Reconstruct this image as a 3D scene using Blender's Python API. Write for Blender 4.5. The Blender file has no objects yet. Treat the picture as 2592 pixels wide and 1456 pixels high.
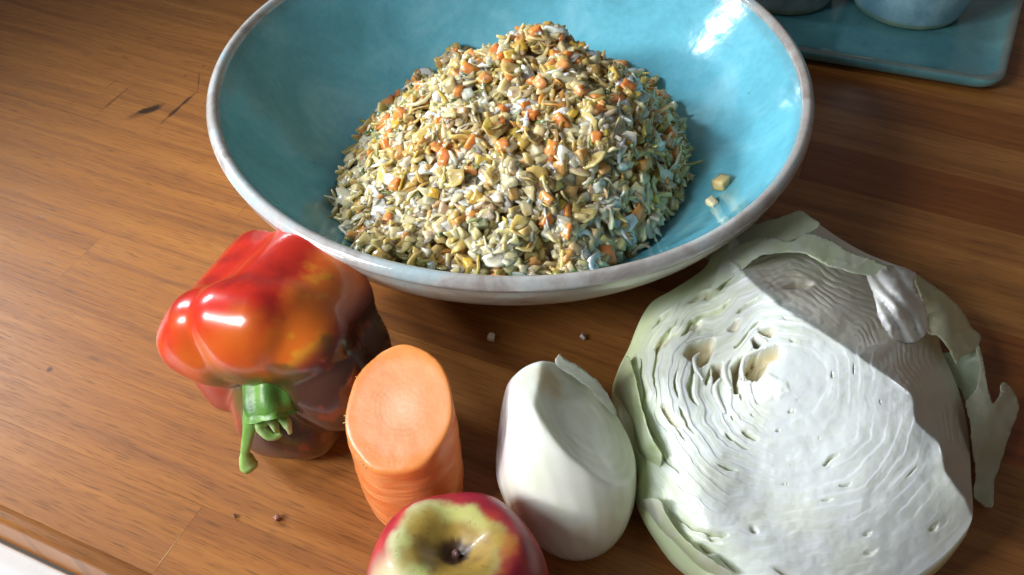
import bpy, bmesh, math, random
import numpy as np
from mathutils import Vector, Matrix
from mathutils.geometry import delaunay_2d_cdt
R = math.radians
random.seed(7); RNG = np.random.default_rng(7)
S = bpy.context.scene
COL = S.collection

# ------------------------------------------------------------------ camera, world, lamps, exposure
CAM_H, PITCH, FOC = 0.40, R(48), 2200.0            # metres, angle below the horizon, focal length in photo pixels
cd = bpy.data.cameras.new('camera'); cam = bpy.data.objects.new('camera', cd); COL.objects.link(cam)
cam.location = (0, 0, CAM_H); cam.rotation_euler = (R(90) - PITCH, 0, 0)
cd.sensor_width = 36.0; cd.lens = 36.0 * FOC / 2592.0; cd.clip_start = 0.01; cd.clip_end = 50
S.camera = cam
W = bpy.data.worlds.new('World'); S.world = W; W.use_nodes = True
bg = W.node_tree.nodes['Background']; bg.inputs[0].default_value = (1.0, 0.96, 0.91, 1); bg.inputs[1].default_value = 0.088
S.view_settings.view_transform = 'Standard'; S.view_settings.look = 'None'; S.view_settings.exposure = 0.45; S.view_settings.gamma = 1
def aim(o, az, el, dist, target):
    d = Vector((math.cos(R(az)) * math.cos(R(el)), math.sin(R(az)) * math.cos(R(el)), math.sin(R(el))))
    o.location = Vector(target) + d * dist; o.rotation_euler = d.to_track_quat('Z', 'Y').to_euler()
l = bpy.data.lights.new('window_sun_lamp', 'SPOT'); l.energy = 37; l.color = (1.0, 0.97, 0.93); l.shadow_soft_size = 0.10; l.spot_size = R(40); l.spot_blend = 0.6
o = bpy.data.objects.new('window_sun_lamp', l); COL.objects.link(o); aim(o, -167, 25, 1.5, (0.10, 0.27, 0.03))
for nm_, az_, el_, w_, h_, e_ in (('front_window_lamp', -150, 36, .36, .42, 1.05), ('side_window_lamp', 154, 29, .09, .15, .36), ('side_window_lamp', 159, 22, .08, .12, .28)):
    l = bpy.data.lights.new(nm_, 'AREA'); l.shape = 'RECTANGLE'; l.size = w_; l.size_y = h_; l.energy = e_; l.color = (0.86, 0.94, 1.0); l.spread = R(40 if az_ > 0 else 60)
    o = bpy.data.objects.new(nm_, l); COL.objects.link(o); aim(o, az_, el_, 1.3, (0.05, 0.34, 0.03))

# ------------------------------------------------------------------ helpers
FW = np.array([0, math.cos(PITCH), -math.sin(PITCH)]); UP = np.array([0, math.sin(PITCH), math.cos(PITCH)]); RT = np.array([1.0, 0, 0])
CC = np.array([0, 0, CAM_H])
def P(px, py, z=0.0):                                # where the sight line of a photo pixel meets the height z
    px = np.asarray(px, float); py = np.asarray(py, float); z = np.asarray(z, float)
    d = ((px - 1296) / FOC)[..., None] * RT - ((py - 728) / FOC)[..., None] * UP + FW
    return CC + d * ((z - CAM_H) / d[..., 2])[..., None]
def vnoise(p, seed=0):
    p = np.asarray(p, float); i = np.floor(p).astype(np.int64); f = p - i; f = f * f * (3 - 2 * f)
    def h(dx, dy, dz):
        n = (i[..., 0] + dx) * 374761393 + (i[..., 1] + dy) * 668265263 + (i[..., 2] + dz) * 2147483647 + seed * 1274126177
        n = (n ^ (n >> 13)) * 1274126177; n = n ^ (n >> 16)
        return (n & 0xffff) / 65535.0
    r = 0
    for dx in (0, 1):
        for dy in (0, 1):
            for dz in (0, 1):
                w = (f[..., 0] if dx else 1 - f[..., 0]) * (f[..., 1] if dy else 1 - f[..., 1]) * (f[..., 2] if dz else 1 - f[..., 2])
                r = r + w * h(dx, dy, dz)
    return r * 2 - 1
def fbm(p, o=4, seed=0):
    p = np.asarray(p, float); r = 0; a = 0.5
    for k in range(o): r = r + a * vnoise(p, seed + k); p = p * 2.03; a *= 0.5
    return r
def xyz(x, y, z=0): return np.stack(np.broadcast_arrays(np.asarray(x, float), np.asarray(y, float), np.asarray(z, float)), -1)
def sm(a, b, x): t = np.clip((x - a) / (b - a), 0, 1); return t * t * (3 - 2 * t)
def mix(a, b, t): return np.asarray(a, float) * (1 - np.asarray(t)[..., None]) + np.asarray(b, float) * np.asarray(t)[..., None]
class TPS:                                           # thin plate surface through scattered control heights
    def __init__(s, pts, z, lam=1e-4):
        s.p = np.asarray(pts, float); n = len(s.p); s.sc = np.ptp(s.p, 0).max(); q = s.p / s.sc; s.q = q
        K = s.k(np.linalg.norm(q[:, None] - q[None], axis=-1)) + lam * np.eye(n); A = np.c_[np.ones(n), q]
        M = np.block([[K, A], [A.T, np.zeros((3, 3))]]); s.w = np.linalg.solve(M, np.r_[np.asarray(z, float), 0, 0, 0])
    def k(s, r): return np.where(r > 1e-9, r * r * np.log(np.maximum(r, 1e-9)), 0)
    def __call__(s, x, y):
        x = np.asarray(x, float); sh = x.shape; v = np.c_[x.ravel(), np.asarray(y, float).ravel()] / s.sc; n = len(s.q)
        out = np.empty(len(v))
        for a in range(0, len(v), 20000):
            b = v[a:a + 20000]; out[a:a + 20000] = s.k(np.linalg.norm(b[:, None] - s.q[None], axis=-1)) @ s.w[:n] + s.w[n] + b @ s.w[n + 1:]
        return out.reshape(sh)
def mesh(name, v, f, mats=(), col=None, smooth=True, fm=None):
    me = bpy.data.meshes.new(name); me.from_pydata([tuple(map(float, x)) for x in v], [], [tuple(map(int, x)) for x in f]); me.update()
    for m in mats: me.materials.append(m)
    if fm is not None: me.polygons.foreach_set('material_index', np.asarray(fm, np.int32))
    if smooth: me.polygons.foreach_set('use_smooth', np.ones(len(me.polygons), bool))
    if col is not None:
        a = me.color_attributes.new('tint', 'FLOAT_COLOR', 'POINT'); c = np.ones((len(me.vertices), 4), np.float32); c[:, :3] = np.clip(col, 0, 1)
        a.data.foreach_set('color', c.ravel())
    return me
def link(name, me, parent=None, loc=None):
    o = bpy.data.objects.new(name, me); COL.objects.link(o)
    if parent: o.parent = parent
    if loc is not None: o.location = loc
    return o
def part(name, parent, v, f, mats, col=None, smooth=True, fm=None):      # v in world metres
    b = np.asarray(parent_world(parent)); return link(name, mesh(name, np.asarray(v, float) - b, f, mats, col, smooth, fm), parent)
def parent_world(p):
    l = Vector((0, 0, 0))
    while p: l = l + p.location; p = p.parent
    return l
def tag(o, label=None, cat=None, group=None, kind=None):
    for k, x in (('label', label), ('category', cat), ('group', group), ('kind', kind)):
        if x: o[k] = x
    return o
def thing(name, label, cat, loc, group=None): return tag(link(name, None, None, loc), label, cat, group)
def gridf(nu, nv, wrap=True, off=0):                # nv rows of nu verts
    f = []
    for j in range(nv - 1):
        for i in range(nu if wrap else nu - 1):
            a = off + j * nu + i; b = off + j * nu + (i + 1) % nu; f.append((a, b, b + nu, a + nu))
    return f
def lathe(prof, n, c, wob=None):
    prof = np.asarray(prof, float); th = np.arange(n) / n * 2 * math.pi
    r = prof[:, 0][:, None] * np.ones(n); z = prof[:, 1][:, None] * np.ones(n)
    if wob is not None: r, z = wob(r, z, th[None, :])
    v = np.stack([c[0] + r * np.cos(th), c[1] + r * np.sin(th), c[2] + z], -1).reshape(-1, 3)
    return v, gridf(n, len(prof))
def smooth_prof(pts, n=60):                         # Catmull-Rom through profile points
    p = np.asarray(pts, float); p = np.vstack([2 * p[0] - p[1], p, 2 * p[-1] - p[-2]]); out = []
    m = len(p) - 3; k = max(2, n // m)
    for i in range(m):
        a, b, c, d = p[i:i + 4]
        for t in np.arange(k) / k:
            out.append(.5 * (2 * b + (c - a) * t + (2 * a - 5 * b + 4 * c - d) * t * t + (3 * b - a - 3 * c + d) * t ** 3))
    out.append(p[-2]); return np.array(out)
def tube(path, rad, n=12, ridge=0, k=0, cap=True):  # swept tube, world points
    path = np.asarray(path, float); m = len(path); v = []; t0 = None
    for i in range(m):
        t = path[min(i + 1, m - 1)] - path[max(i - 1, 0)]; t = t / np.linalg.norm(t)
        if t0 is None:
            a = np.cross(t, (0.3, 0.2, 1)); a = a / np.linalg.norm(a)
        else: a = a - t * (a @ t); a = a / np.linalg.norm(a)
        t0 = t; b = np.cross(t, a); th = np.arange(n) / n * 2 * math.pi
        r = rad[i] * (1 + ridge * np.cos(k * th + .15 * i))
        v.append(path[i] + (r * np.cos(th))[:, None] * a + (r * np.sin(th))[:, None] * b)
    v = np.concatenate(v); f = gridf(n, m)
    if cap: f += [tuple(range(n - 1, -1, -1)), tuple(range((m - 1) * n, m * n))]
    return v, f
def spline(p, n): return smooth_prof(p, n)
def star(sdf, c, fr, nu, nv, rmax, pw=1.0):         # surface of a distance field seen from an inner point; fr columns x, y, pole
    th = np.arange(nu) / nu * 2 * math.pi; ph = math.pi * (np.linspace(0, 1, nv + 2)[1:-1]) ** pw
    ct, ph2 = np.meshgrid(th, ph)
    d = np.stack([np.sin(ph2) * np.cos(ct), np.sin(ph2) * np.sin(ct), np.cos(ph2)], -1).reshape(-1, 3)
    d = np.vstack([d, [[0, 0, 1], [0, 0, -1]]])
    N = 70; hi = np.full(len(d), 1e-4); lo = np.full(len(d), rmax); done = np.zeros(len(d), bool)
    for s in np.linspace(rmax, 1e-4, N):
        ins = sdf(d * s) < 0; new = ins & ~done; hi[new] = s; lo[new] = min(rmax, s + rmax / (N - 1)); done |= ins
    for _ in range(14):
        m = (hi + lo) / 2; ins = sdf(d * m[:, None]) < 0; hi = np.where(ins, m, hi); lo = np.where(ins, lo, m)
    loc = d * hi[:, None]; v = np.asarray(c) + loc @ np.asarray(fr, float).T
    n = nu * nv; f = gridf(nu, nv); f = [(a, dd, cc, b) for a, b, cc, dd in f]
    f += [(i, (i + 1) % nu, n) for i in range(nu)] + [((nv - 1) * nu + (i + 1) % nu, (nv - 1) * nu + i, n + 1) for i in range(nu)]
    return v, f, loc
def smin(ds, k):
    a = -np.stack(ds) / k; m = a.max(0); return -k * (m + np.log(np.exp(a - m).sum(0)))
def capsule(p, a, b, r):
    a = np.asarray(a, float); b = np.asarray(b, float); t = np.clip(((p - a) @ (b - a)) / ((b - a) @ (b - a)), 0, 1)
    return np.linalg.norm(p - a - t[..., None] * (b - a), axis=-1) - r
def inpoly(x, y, poly):
    poly = np.asarray(poly, float); r = np.zeros(x.shape, bool); n = len(poly)
    for i in range(n):
        x1, y1 = poly[i]; x2, y2 = poly[i - 1]
        c = ((y1 > y) != (y2 > y)) & (x < (x2 - x1) * (y - y1) / (y2 - y1 + 1e-12) + x1); r ^= c
    return r
def edge_points(poly, step):
    poly = np.asarray(poly, float); out = []
    for i in range(len(poly)):
        a, b = poly[i], poly[(i + 1) % len(poly)]; k = max(1, int(round(np.linalg.norm(b - a) / step)))
        for t in range(k): out.append(a + (b - a) * t / k)
    return np.array(out)
def round_poly(poly, n=8):
    p = np.asarray(poly, float); q = np.vstack([p[-1:], p, p[:2]]); out = []
    for i in range(len(p)):
        a, b, c, d = q[i:i + 4]
        for t in np.arange(n) / n: out.append(.5 * (2 * b + (c - a) * t + (2 * a - 5 * b + 4 * c - d) * t * t + (3 * b - a - 3 * c + d) * t ** 3))
    return np.array(out)

# ------------------------------------------------------------------ materials
def nodes(name):
    m = bpy.data.materials.new(name); m.use_nodes = True; t = m.node_tree; b = t.nodes['Principled BSDF']; return m, t, b
def N(t, kind, **kw):
    n = t.nodes.new(kind)
    for k, v in kw.items():
        if k[0] == '_': n.inputs[k[1:].replace('_', ' ')].default_value = v
        else: setattr(n, k, v)
    return n
def mathn(t, op, a, b=None, c=None, clamp=False):
    n = t.nodes.new('ShaderNodeMath'); n.operation = op; n.use_clamp = clamp
    for i, x in enumerate((a, b, c)):
        if x is None: continue
        if isinstance(x, (int, float)): n.inputs[i].default_value = x
        else: t.links.new(x, n.inputs[i])
    return n.outputs[0]
def mixc(t, fac, a, b, mode='MIX'):
    n = t.nodes.new('ShaderNodeMix'); n.data_type = 'RGBA'; n.blend_type = mode
    for s, x in ((n.inputs[0], fac), (n.inputs[6], a), (n.inputs[7], b)):
        if isinstance(x, (int, float)): s.default_value = x
        elif isinstance(x, (tuple, list)): s.default_value = (*x[:3], 1)
        else: t.links.new(x, s)
    return n.outputs[2]
def ramp(t, fac, stops):
    n = t.nodes.new('ShaderNodeValToRGB'); e = n.color_ramp.elements
    while len(e) < len(stops): e.new(0.5)
    for x, (p, c) in zip(e, stops): x.position = p; x.color = (*c, 1) if isinstance(c, (tuple, list)) else (c, c, c, 1)
    t.links.new(fac, n.inputs[0]); return n.outputs[0]
def noise(t, vec, scale, detail=4, rough=.55, dist=0):
    n = N(t, 'ShaderNodeTexNoise', _Scale=scale, _Detail=detail, _Roughness=rough, _Distortion=dist)
    if vec is not None: t.links.new(vec, n.inputs['Vector'])
    return n.outputs[0]
def bump(t, b, h, strength, dist=.001, prev=None):
    n = N(t, 'ShaderNodeBump', _Strength=strength, _Distance=dist); t.links.new(h, n.inputs['Height'])
    if prev: t.links.new(prev, n.inputs['Normal'])
    t.links.new(n.outputs[0], b.inputs['Normal']); return n.outputs[0]
def veg(name, rough=.4, sss=.2, radius=(1, .6, .4), scale=.003, bs=600, bstr=.15, coat=0, mott=.12, spec=.5):
    m, t, b = nodes(name); a = N(t, 'ShaderNodeAttribute', attribute_name='tint'); tc = N(t, 'ShaderNodeTexCoord')
    n = noise(t, tc.outputs['Object'], bs * .35, 5); f = mathn(t, 'MULTIPLY_ADD', n, 2 * mott, 1 - mott)
    c = mixc(t, 1.0, a.outputs['Color'], f, 'MULTIPLY'); t.links.new(c, b.inputs['Base Color'])
    b.inputs['Roughness'].default_value = rough; b.inputs['Specular IOR Level'].default_value = spec
    b.inputs['Subsurface Weight'].default_value = sss; b.inputs['Subsurface Radius'].default_value = radius; b.inputs['Subsurface Scale'].default_value = scale
    b.inputs['Coat Weight'].default_value = coat; b.inputs['Coat Roughness'].default_value = .10
    bump(t, b, noise(t, tc.outputs['Object'], bs, 3), bstr, .0006); return m

def wood_material():
    m, t, b = nodes('oiled_wood'); tc = N(t, 'ShaderNodeTexCoord'); oi = N(t, 'ShaderNodeObjectInfo')
    off = N(t, 'ShaderNodeVectorMath', operation='SCALE'); cmb = N(t, 'ShaderNodeCombineXYZ')
    t.links.new(oi.outputs['Random'], cmb.inputs[0]); t.links.new(oi.outputs['Random'], cmb.inputs[1]); t.links.new(cmb.outputs[0], off.inputs[0]); off.inputs['Scale'].default_value = 7.3
    add = N(t, 'ShaderNodeVectorMath', operation='ADD'); t.links.new(tc.outputs['Object'], add.inputs[0]); t.links.new(off.outputs[0], add.inputs[1])
    wv = N(t, 'ShaderNodeMapping'); wv.inputs['Scale'].default_value = (5, 16, 1); t.links.new(add.outputs[0], wv.inputs[0])
    wq = N(t, 'ShaderNodeCombineXYZ'); t.links.new(mathn(t, 'MULTIPLY_ADD', noise(t, wv.outputs[0], 1.0, 3), .012, -.006), wq.inputs[1])
    add2 = N(t, 'ShaderNodeVectorMath', operation='ADD'); t.links.new(add.outputs[0], add2.inputs[0]); t.links.new(wq.outputs[0], add2.inputs[1]); add = add2
    def mp(sx, sy, src=add.outputs[0]):
        n = N(t, 'ShaderNodeMapping'); n.inputs['Scale'].default_value = (sx, sy, 1); t.links.new(src, n.inputs[0]); return n.outputs[0]
    g1 = noise(t, mp(4, 95), 1.0, 6, .6, .6)          # broad grain streaks
    g2 = noise(t, mp(14, 520), 1.0, 4, .6, .3)        # fine streaks
    g3 = noise(t, mp(1.5, 22), 1.0, 4, .5, 1.2)       # slow tone
    pores = noise(t, mp(60, 1500), 1.0, 2, .5)
    tone = mathn(t, 'ADD', mathn(t, 'MULTIPLY', g1, .55), mathn(t, 'ADD', mathn(t, 'MULTIPLY', g2, .28), mathn(t, 'MULTIPLY_ADD', g3, .20, .075)))
    c = ramp(t, tone, [(.34, (.125, .042, .011)), (.46, (.235, .085, .023)), (.60, (.36, .138, .034)), (.78, (.48, .205, .054))])
    pd = ramp(t, pores, [(.34, .62), (.44, 1.0)])
    c = mixc(t, 1.0, c, pd, 'MULTIPLY'); c = mixc(t, 1.0, c, oi.outputs['Color'], 'MULTIPLY')
    pos = N(t, 'ShaderNodeNewGeometry').outputs['Position']
    wn = N(t, 'ShaderNodeTexNoise', _Scale=90, _Detail=5); t.links.new(pos, wn.inputs['Vector'])
    def mark(a, bb, width, soft=.6):                  # a dark knot or scratch from a to b on the worktop
        a = P(*a); bb = P(*bb); c0 = (a + bb) / 2; L = np.linalg.norm(bb - a) / 2; an = math.atan2(bb[1] - a[1], bb[0] - a[0])
        s = N(t, 'ShaderNodeVectorMath', operation='SUBTRACT'); t.links.new(pos, s.inputs[0]); s.inputs[1].default_value = tuple(c0)
        r = N(t, 'ShaderNodeVectorRotate', rotation_type='Z_AXIS'); r.inputs['Angle'].default_value = -an; t.links.new(s.outputs[0], r.inputs[0])
        q = N(t, 'ShaderNodeVectorMath', operation='MULTIPLY'); q.inputs[1].default_value = (1 / L, 1 / width, 0); t.links.new(r.outputs[0], q.inputs[0])
        l = N(t, 'ShaderNodeVectorMath', operation='LENGTH'); t.links.new(q.outputs[0], l.inputs[0])
        d = mathn(t, 'ADD', l.outputs['Value'], mathn(t, 'MULTIPLY_ADD', wn.outputs[0], 1.8, -.9))
        return mathn(t, 'SUBTRACT', 1.0, mathn(t, 'MULTIPLY', mathn(t, 'SUBTRACT', d, 1 - soft), 1 / soft, clamp=True), clamp=True)
    for A, B, w, dep in (((335, 292), (425, 262), .0042, .95), ((300, 310), (420, 262), .005, .4), ((402, 318), (498, 232), .0019, .85), ((500, 240), (506, 165), .0009, .5),
                         ((252, 284), (334, 214), .0018, .45), ((265, 225), (300, 200), .001, .4), ((465, 195), (472, 190), .002, .5), ((512, 170), (518, 165), .002, .5), ((118, 930), (132, 940), .0028, .8), ((590, 1300), (600, 1305), .0012, .6)):
        c = mixc(t, mathn(t, 'MULTIPLY', mark(A, B, w), dep), c, (.035, .014, .006))
    for A, B, w in (((385, 1450), (467, 1342), .0004), ((560, 690), (640, 760), .0003)):
        c = mixc(t, mathn(t, 'MULTIPLY', mark(A, B, w), .5), c, (.55, .38, .2))
    t.links.new(c, b.inputs['Base Color'])
    t.links.new(ramp(t, g1, [(.3, .46), (.7, .34)]), b.inputs['Roughness'])
    b.inputs['Specular IOR Level'].default_value = .45
    h = mathn(t, 'ADD', mathn(t, 'MULTIPLY', g2, .6), mathn(t, 'MULTIPLY', pd, .5)); bump(t, b, h, .25, .0006)
    return m
WOOD = wood_material()

# ------------------------------------------------------------------ countertop of glued wooden staves
YAW = R(-22.9); U = np.array([math.cos(YAW), math.sin(YAW), 0]); V = np.array([-U[1], U[0], 0]); O = P(0, 1319)
top = tag(link('countertop', None, None, tuple(O)), kind='structure'); top.rotation_euler = (0, 0, YAW)
def stave_mesh(L, Wd, T=.038, edge=False):
    bm = bmesh.new(); bv = .00002; g = .00007
    x0, x1, y0, y1 = -L / 2 + g, L / 2 - g, -Wd / 2 + g, Wd / 2 - g
    if edge:                                          # rounded nosing on the free side
        r = .007; prof = [(y0 + .0015, -T), (y0, -T + .002), (y0, -r)] + [(y0 + r - r * math.cos(a), -r + r * math.sin(a)) for a in np.linspace(.2, math.pi / 2, 7)] + [(y1 - bv, 0), (y1, -bv), (y1, -T)]
    else: prof = [(y0, -T), (y0, -bv), (y0 + bv, 0), (y1 - bv, 0), (y1, -bv), (y1, -T)]
    rows = []
    for x, dz in ((x0, bv), (x0 + bv, 0), (x1 - bv, 0), (x1, bv)):
        rows.append([bm.verts.new((x, y, z - (dz if z > -T / 2 else 0))) for y, z in prof])
    for a, b in zip(rows, rows[1:]):
        for i in range(len(prof)):
            j = (i + 1) % len(prof); bm.faces.new((a[i], a[j], b[j], b[i]))
    bm.faces.new(rows[0][::-1]); bm.faces.new(rows[-1]); bmesh.ops.recalc_face_normals(bm, faces=bm.faces)
    me = bpy.data.meshes.new('stave'); bm.to_mesh(me); bm.free(); me.materials.append(WOOD)
    me.polygons.foreach_set('use_smooth', np.array([edge and abs(p.normal.x) < .5 and p.area < .0035 * L and p.normal.z < .995 for p in me.polygons], bool))
    return me
SW = .0462
known = {0: [.088], 3: [-.09, .62], 6: [-.183, .42], 9: [.319, -.31], 2: [.33], 1: [-.30, .24], 4: [.03], 5: [-.02, .36], 7: [.1], 8: [.02, .55], 10: [.06, .5], 11: [.25]}
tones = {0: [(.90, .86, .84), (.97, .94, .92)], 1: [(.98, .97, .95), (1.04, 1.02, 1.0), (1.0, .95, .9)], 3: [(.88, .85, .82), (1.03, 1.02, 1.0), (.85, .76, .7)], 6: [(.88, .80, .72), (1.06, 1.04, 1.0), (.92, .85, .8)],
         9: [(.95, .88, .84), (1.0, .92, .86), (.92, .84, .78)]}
for row in range(19):
    cuts = [-.62] + sorted(known.get(row, [random.uniform(-.1, .5)])) + [1.15]
    for k, (a, b) in enumerate(zip(cuts, cuts[1:])):
        o = link('stave', stave_mesh(b - a, SW, edge=row == 0), top)
        o.location = ((a + b) / 2, SW * (row + .5), random.uniform(-.00006, .00006))
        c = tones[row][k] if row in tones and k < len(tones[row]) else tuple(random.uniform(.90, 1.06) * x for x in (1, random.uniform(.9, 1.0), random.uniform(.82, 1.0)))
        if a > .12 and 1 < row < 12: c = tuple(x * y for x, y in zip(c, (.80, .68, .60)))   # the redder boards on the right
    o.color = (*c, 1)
# white cabinet jutting out below the free edge
m, t, b = nodes('white_lacquer'); tc = N(t, 'ShaderNodeTexCoord'); n_ = noise(t, tc.outputs['Object'], 30, 4)
t.links.new(ramp(t, n_, [(.35, (.62, .64, .67)), (.6, (.82, .83, .84))]), b.inputs['Base Color']); b.inputs['Roughness'].default_value = .3
cab = thing('white_cabinet', 'white cabinet edge showing below the worktop nosing at the bottom left corner', 'cabinet', tuple(O + V * -.06 + np.array([0, 0, -.06]))); cab.rotation_euler = (0, 0, YAW)
def bevel_box(x0, x1, y0, y1, z0, z1, bv):
    bm = bmesh.new(); bmesh.ops.create_cube(bm, size=1)
    for q in bm.verts: q.co = ((x0 if q.co.x < 0 else x1), (y0 if q.co.y < 0 else y1), (z0 if q.co.z < 0 else z1))
    bmesh.ops.bevel(bm, geom=bm.edges[:], offset=bv, segments=3, affect='EDGES', profile=.5); me = bpy.data.meshes.new('panel'); bm.to_mesh(me); bm.free(); return me
for nm, bx in (('drawer_front', (-.4, .7, -.05, -.030, -.24, .010, .003)), ('side_panel', (-.4, .7, -.026, .0585, -.24, .027, .002))):
    me = bevel_box(*bx); me.materials.append(m); link(nm, me, cab)

# ------------------------------------------------------------------ glazed serving bowl
BC = np.array([-.0008, .4626, 0.0]); RIM_R, RIM_Z = .1820, .090
def glaze(name, stops, rough=.12, scale=14, speck=True, streak=False):
    m, t, b = nodes(name); tc = N(t, 'ShaderNodeTexCoord'); a = N(t, 'ShaderNodeAttribute', attribute_name='tint')
    n1 = noise(t, tc.outputs['Object'], scale, 5, .55, .8); c = ramp(t, n1, stops)
    n2 = noise(t, tc.outputs['Object'], scale * 14, 3); c = mixc(t, 1.0, c, mathn(t, 'MULTIPLY_ADD', n2, .28, .86), 'MULTIPLY')
    c = mixc(t, 1.0, c, a.outputs['Color'], 'MULTIPLY')
    if speck:
        v = N(t, 'ShaderNodeTexVoronoi', _Scale=70); t.links.new(tc.outputs['Object'], v.inputs['Vector'])
        sp = ramp(t, v.outputs['Distance'], [(.035, 1.0), (.075, 0.0)]); pick = mathn(t, 'GREATER_THAN', noise(t, tc.outputs['Object'], 23, 2), .56)
        c = mixc(t, mathn(t, 'MULTIPLY', mathn(t, 'MULTIPLY', sp, pick), .55), c, (.05, .06, .08))
    t.links.new(c, b.inputs['Base Color']); b.inputs['Roughness'].default_value = rough; b.inputs['Specular IOR Level'].default_value = .6
    b.inputs['Coat Weight'].default_value = .5; b.inputs['Coat Roughness'].default_value = .04
    bump(t, b, noise(t, tc.outputs['Object'], scale * 3.2, 3), .16, .0022); return m
GL_IN = glaze('turquoise_glaze', [(.3, (.11, .38, .48)), (.5, (.15, .49, .62)), (.70, (.25, .60, .72))], .12, 15)
GL_OUT = glaze('cream_grey_glaze', [(.32, (.28, .21, .17)), (.48, (.52, .47, .40)), (.62, (.50, .56, .54)), (.75, (.62, .60, .55))], .3, 24)
GL_RIM = glaze('rim_glaze', [(.35, (.33, .29, .27)), (.5, (.48, .47, .46)), (.65, (.40, .50, .53))], .16, 30, False)
bowl = thing('serving_bowl', 'large round turquoise glazed bowl with cream grey rim full of chopped salad', 'bowl', tuple(BC))
IN_P = smooth_prof([(.1765, .0885), (.172, .082), (.160, .066), (.139, .044), (.110, .0245), (.075, .0125), (.035, .0085), (.0015, .008)], 84)
OUT_P = smooth_prof([(.1835, .0850), (.1800, .0760), (.1690, .0590), (.148, .0380), (.120, .0190), (.092, .0085), (.074, .0055), (.070, .0040), (.0685, .0)], 72)
RIM_P = smooth_prof([(.1762, .0880), (.1772, .0908), (.1800, .0922), (.1828, .0908), (.1842, .0878), (.1834, .0848)], 30)
def wobble(r, z, th): return r * (1 + .0045 * np.sin(2 * th + 1.2) + .002 * np.sin(5 * th)), z * (1 + .008 * np.sin(2 * th + .5) + .004 * np.sin(3 * th + 2))
def bowl_part(name, prof, m, tint):
    v, f = lathe(prof, 192, (*BC[:2], 0), wobble); rr = np.hypot(v[:, 0] - BC[0], v[:, 1] - BC[1])
    return part(name, bowl, v, f, [m], tint(v, rr))
bowl_part('inner_wall', IN_P, GL_IN, lambda v, r: mix((1, 1, 1), (1.0, .82, .80), sm(.1715, .1765, r + .0018 * fbm(v * 120)) * .9))
bowl_part('outer_wall', OUT_P, GL_OUT, lambda v, r: np.ones((len(v), 3)))
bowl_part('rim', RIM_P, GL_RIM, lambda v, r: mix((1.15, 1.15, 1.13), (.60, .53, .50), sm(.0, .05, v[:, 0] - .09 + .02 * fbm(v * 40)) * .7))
fv, ff = lathe(smooth_prof([(.0690, .0004), (.0640, .0), (.0610, .003), (.040, .0045), (.001, .0045)], 20), 96, (*BC[:2], 0)); part('foot_ring', bowl, fv, ff, [GL_OUT], np.ones((len(fv), 3)) * .8)

# ------------------------------------------------------------------ chopped salad
def inner_z(r): return np.interp(r, IN_P[::-1, 0], IN_P[::-1, 1])
def on_bowl(px, py, z0=.09):                                  # where a sight line meets the bowl's inside
    for z in np.linspace(z0, .008, 400):
        p = P(px, py, z)
        if inner_z(np.hypot(*(p - BC)[:2])) >= z: return p
    return p
rimpx = [(850, 530), (870, 600), (905, 640), (960, 670), (880, 420), (935, 330), (1000, 240), (1060, 180), (1140, 130), (1570, 150), (1660, 220), (1715, 320), (1745, 410), (1735, 490), (1680, 580), (1620, 640), (1540, 680)]
ctrl = [on_bowl(*q, .06) for q in rimpx]; ctrl = [np.r_[c[:2], c[2] + .002] for c in ctrl]
for a_ in np.linspace(247, 288, 4):                   # the front wall hidden behind the rim
    r_ = .150; ctrl.append(np.array([BC[0] + r_ * math.cos(R(a_)), BC[1] + r_ * math.sin(R(a_)), inner_z(r_) + .001]))
for a_ in (50, 75, 100, 125): r_ = .105; ctrl.append(np.array([BC[0] + r_ * math.cos(R(a_)), BC[1] + r_ * math.sin(R(a_)), inner_z(r_)]))
NB = len(ctrl)
ctrl += [np.array(q) for q in ((.012, .480, .096), (.012, .455, .095), (-.032, .455, .087), (.055, .46, .090), (.01, .41, .089), (.01, .37, .080), (-.055, .40, .072), (.070, .41, .078), (.02, .507, .086), (-.072, .45, .060), (.088, .46, .066), (.01, .335, .066), (-.05, .36, .066), (.06, .37, .066))]
BA = [math.atan2(c[1] - BC[1], c[0] - BC[0]) for c in ctrl[:NB]]; BR = [math.hypot(c[1] - BC[1], c[0] - BC[0]) for c in ctrl[:NB]]; o_ = np.argsort(BA); BA = np.array(BA)[o_]; BR = np.array(BR)[o_]
def heap_rim(x, y): return np.interp(np.arctan2(np.asarray(y) - BC[1], np.asarray(x) - BC[0]), np.r_[BA - 2 * math.pi, BA, BA + 2 * math.pi], np.r_[BR, BR, BR])
ctrl = np.array(ctrl); HEAP = TPS(ctrl[:, :2], ctrl[:, 2], 3e-4)
def heap_z(x, y):
    z = HEAP(x, y) + .0100 * fbm(xyz(x, y) * 58, 3, 9); r = np.hypot(np.asarray(x) - BC[0], np.asarray(y) - BC[1]); return z, z - inner_z(r)
salad = thing('chopped_salad', 'heap of finely chopped cabbage and carrot salad inside the turquoise bowl', 'salad', (BC[0], BC[1], .009))
SAL = veg('salad_bits', .19, .65, (1, .88, .5), .007, bs=520, bstr=.5, mott=.25, spec=.5)
gx, gy = np.meshgrid(np.linspace(-.165, .165, 150) + BC[0], np.linspace(-.165, .165, 150) + BC[1])
gz, gd = heap_z(gx, gy); rr = np.hypot(gx - BC[0], gy - BC[1]); ok = (rr < heap_rim(gx, gy)) & (gd > -.004)
gv = np.stack([gx, gy, gz - .0035], -1).reshape(-1, 3); fm = []
for j in range(149):
    for i in range(149):
        if ok[j, i] and ok[j, i + 1] and ok[j + 1, i] and ok[j + 1, i + 1]: a = j * 150 + i; fm.append((a, a + 1, a + 151, a + 150))
used = np.unique(np.array(fm)); remap = np.full(len(gv), -1); remap[used] = np.arange(len(used))
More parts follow.
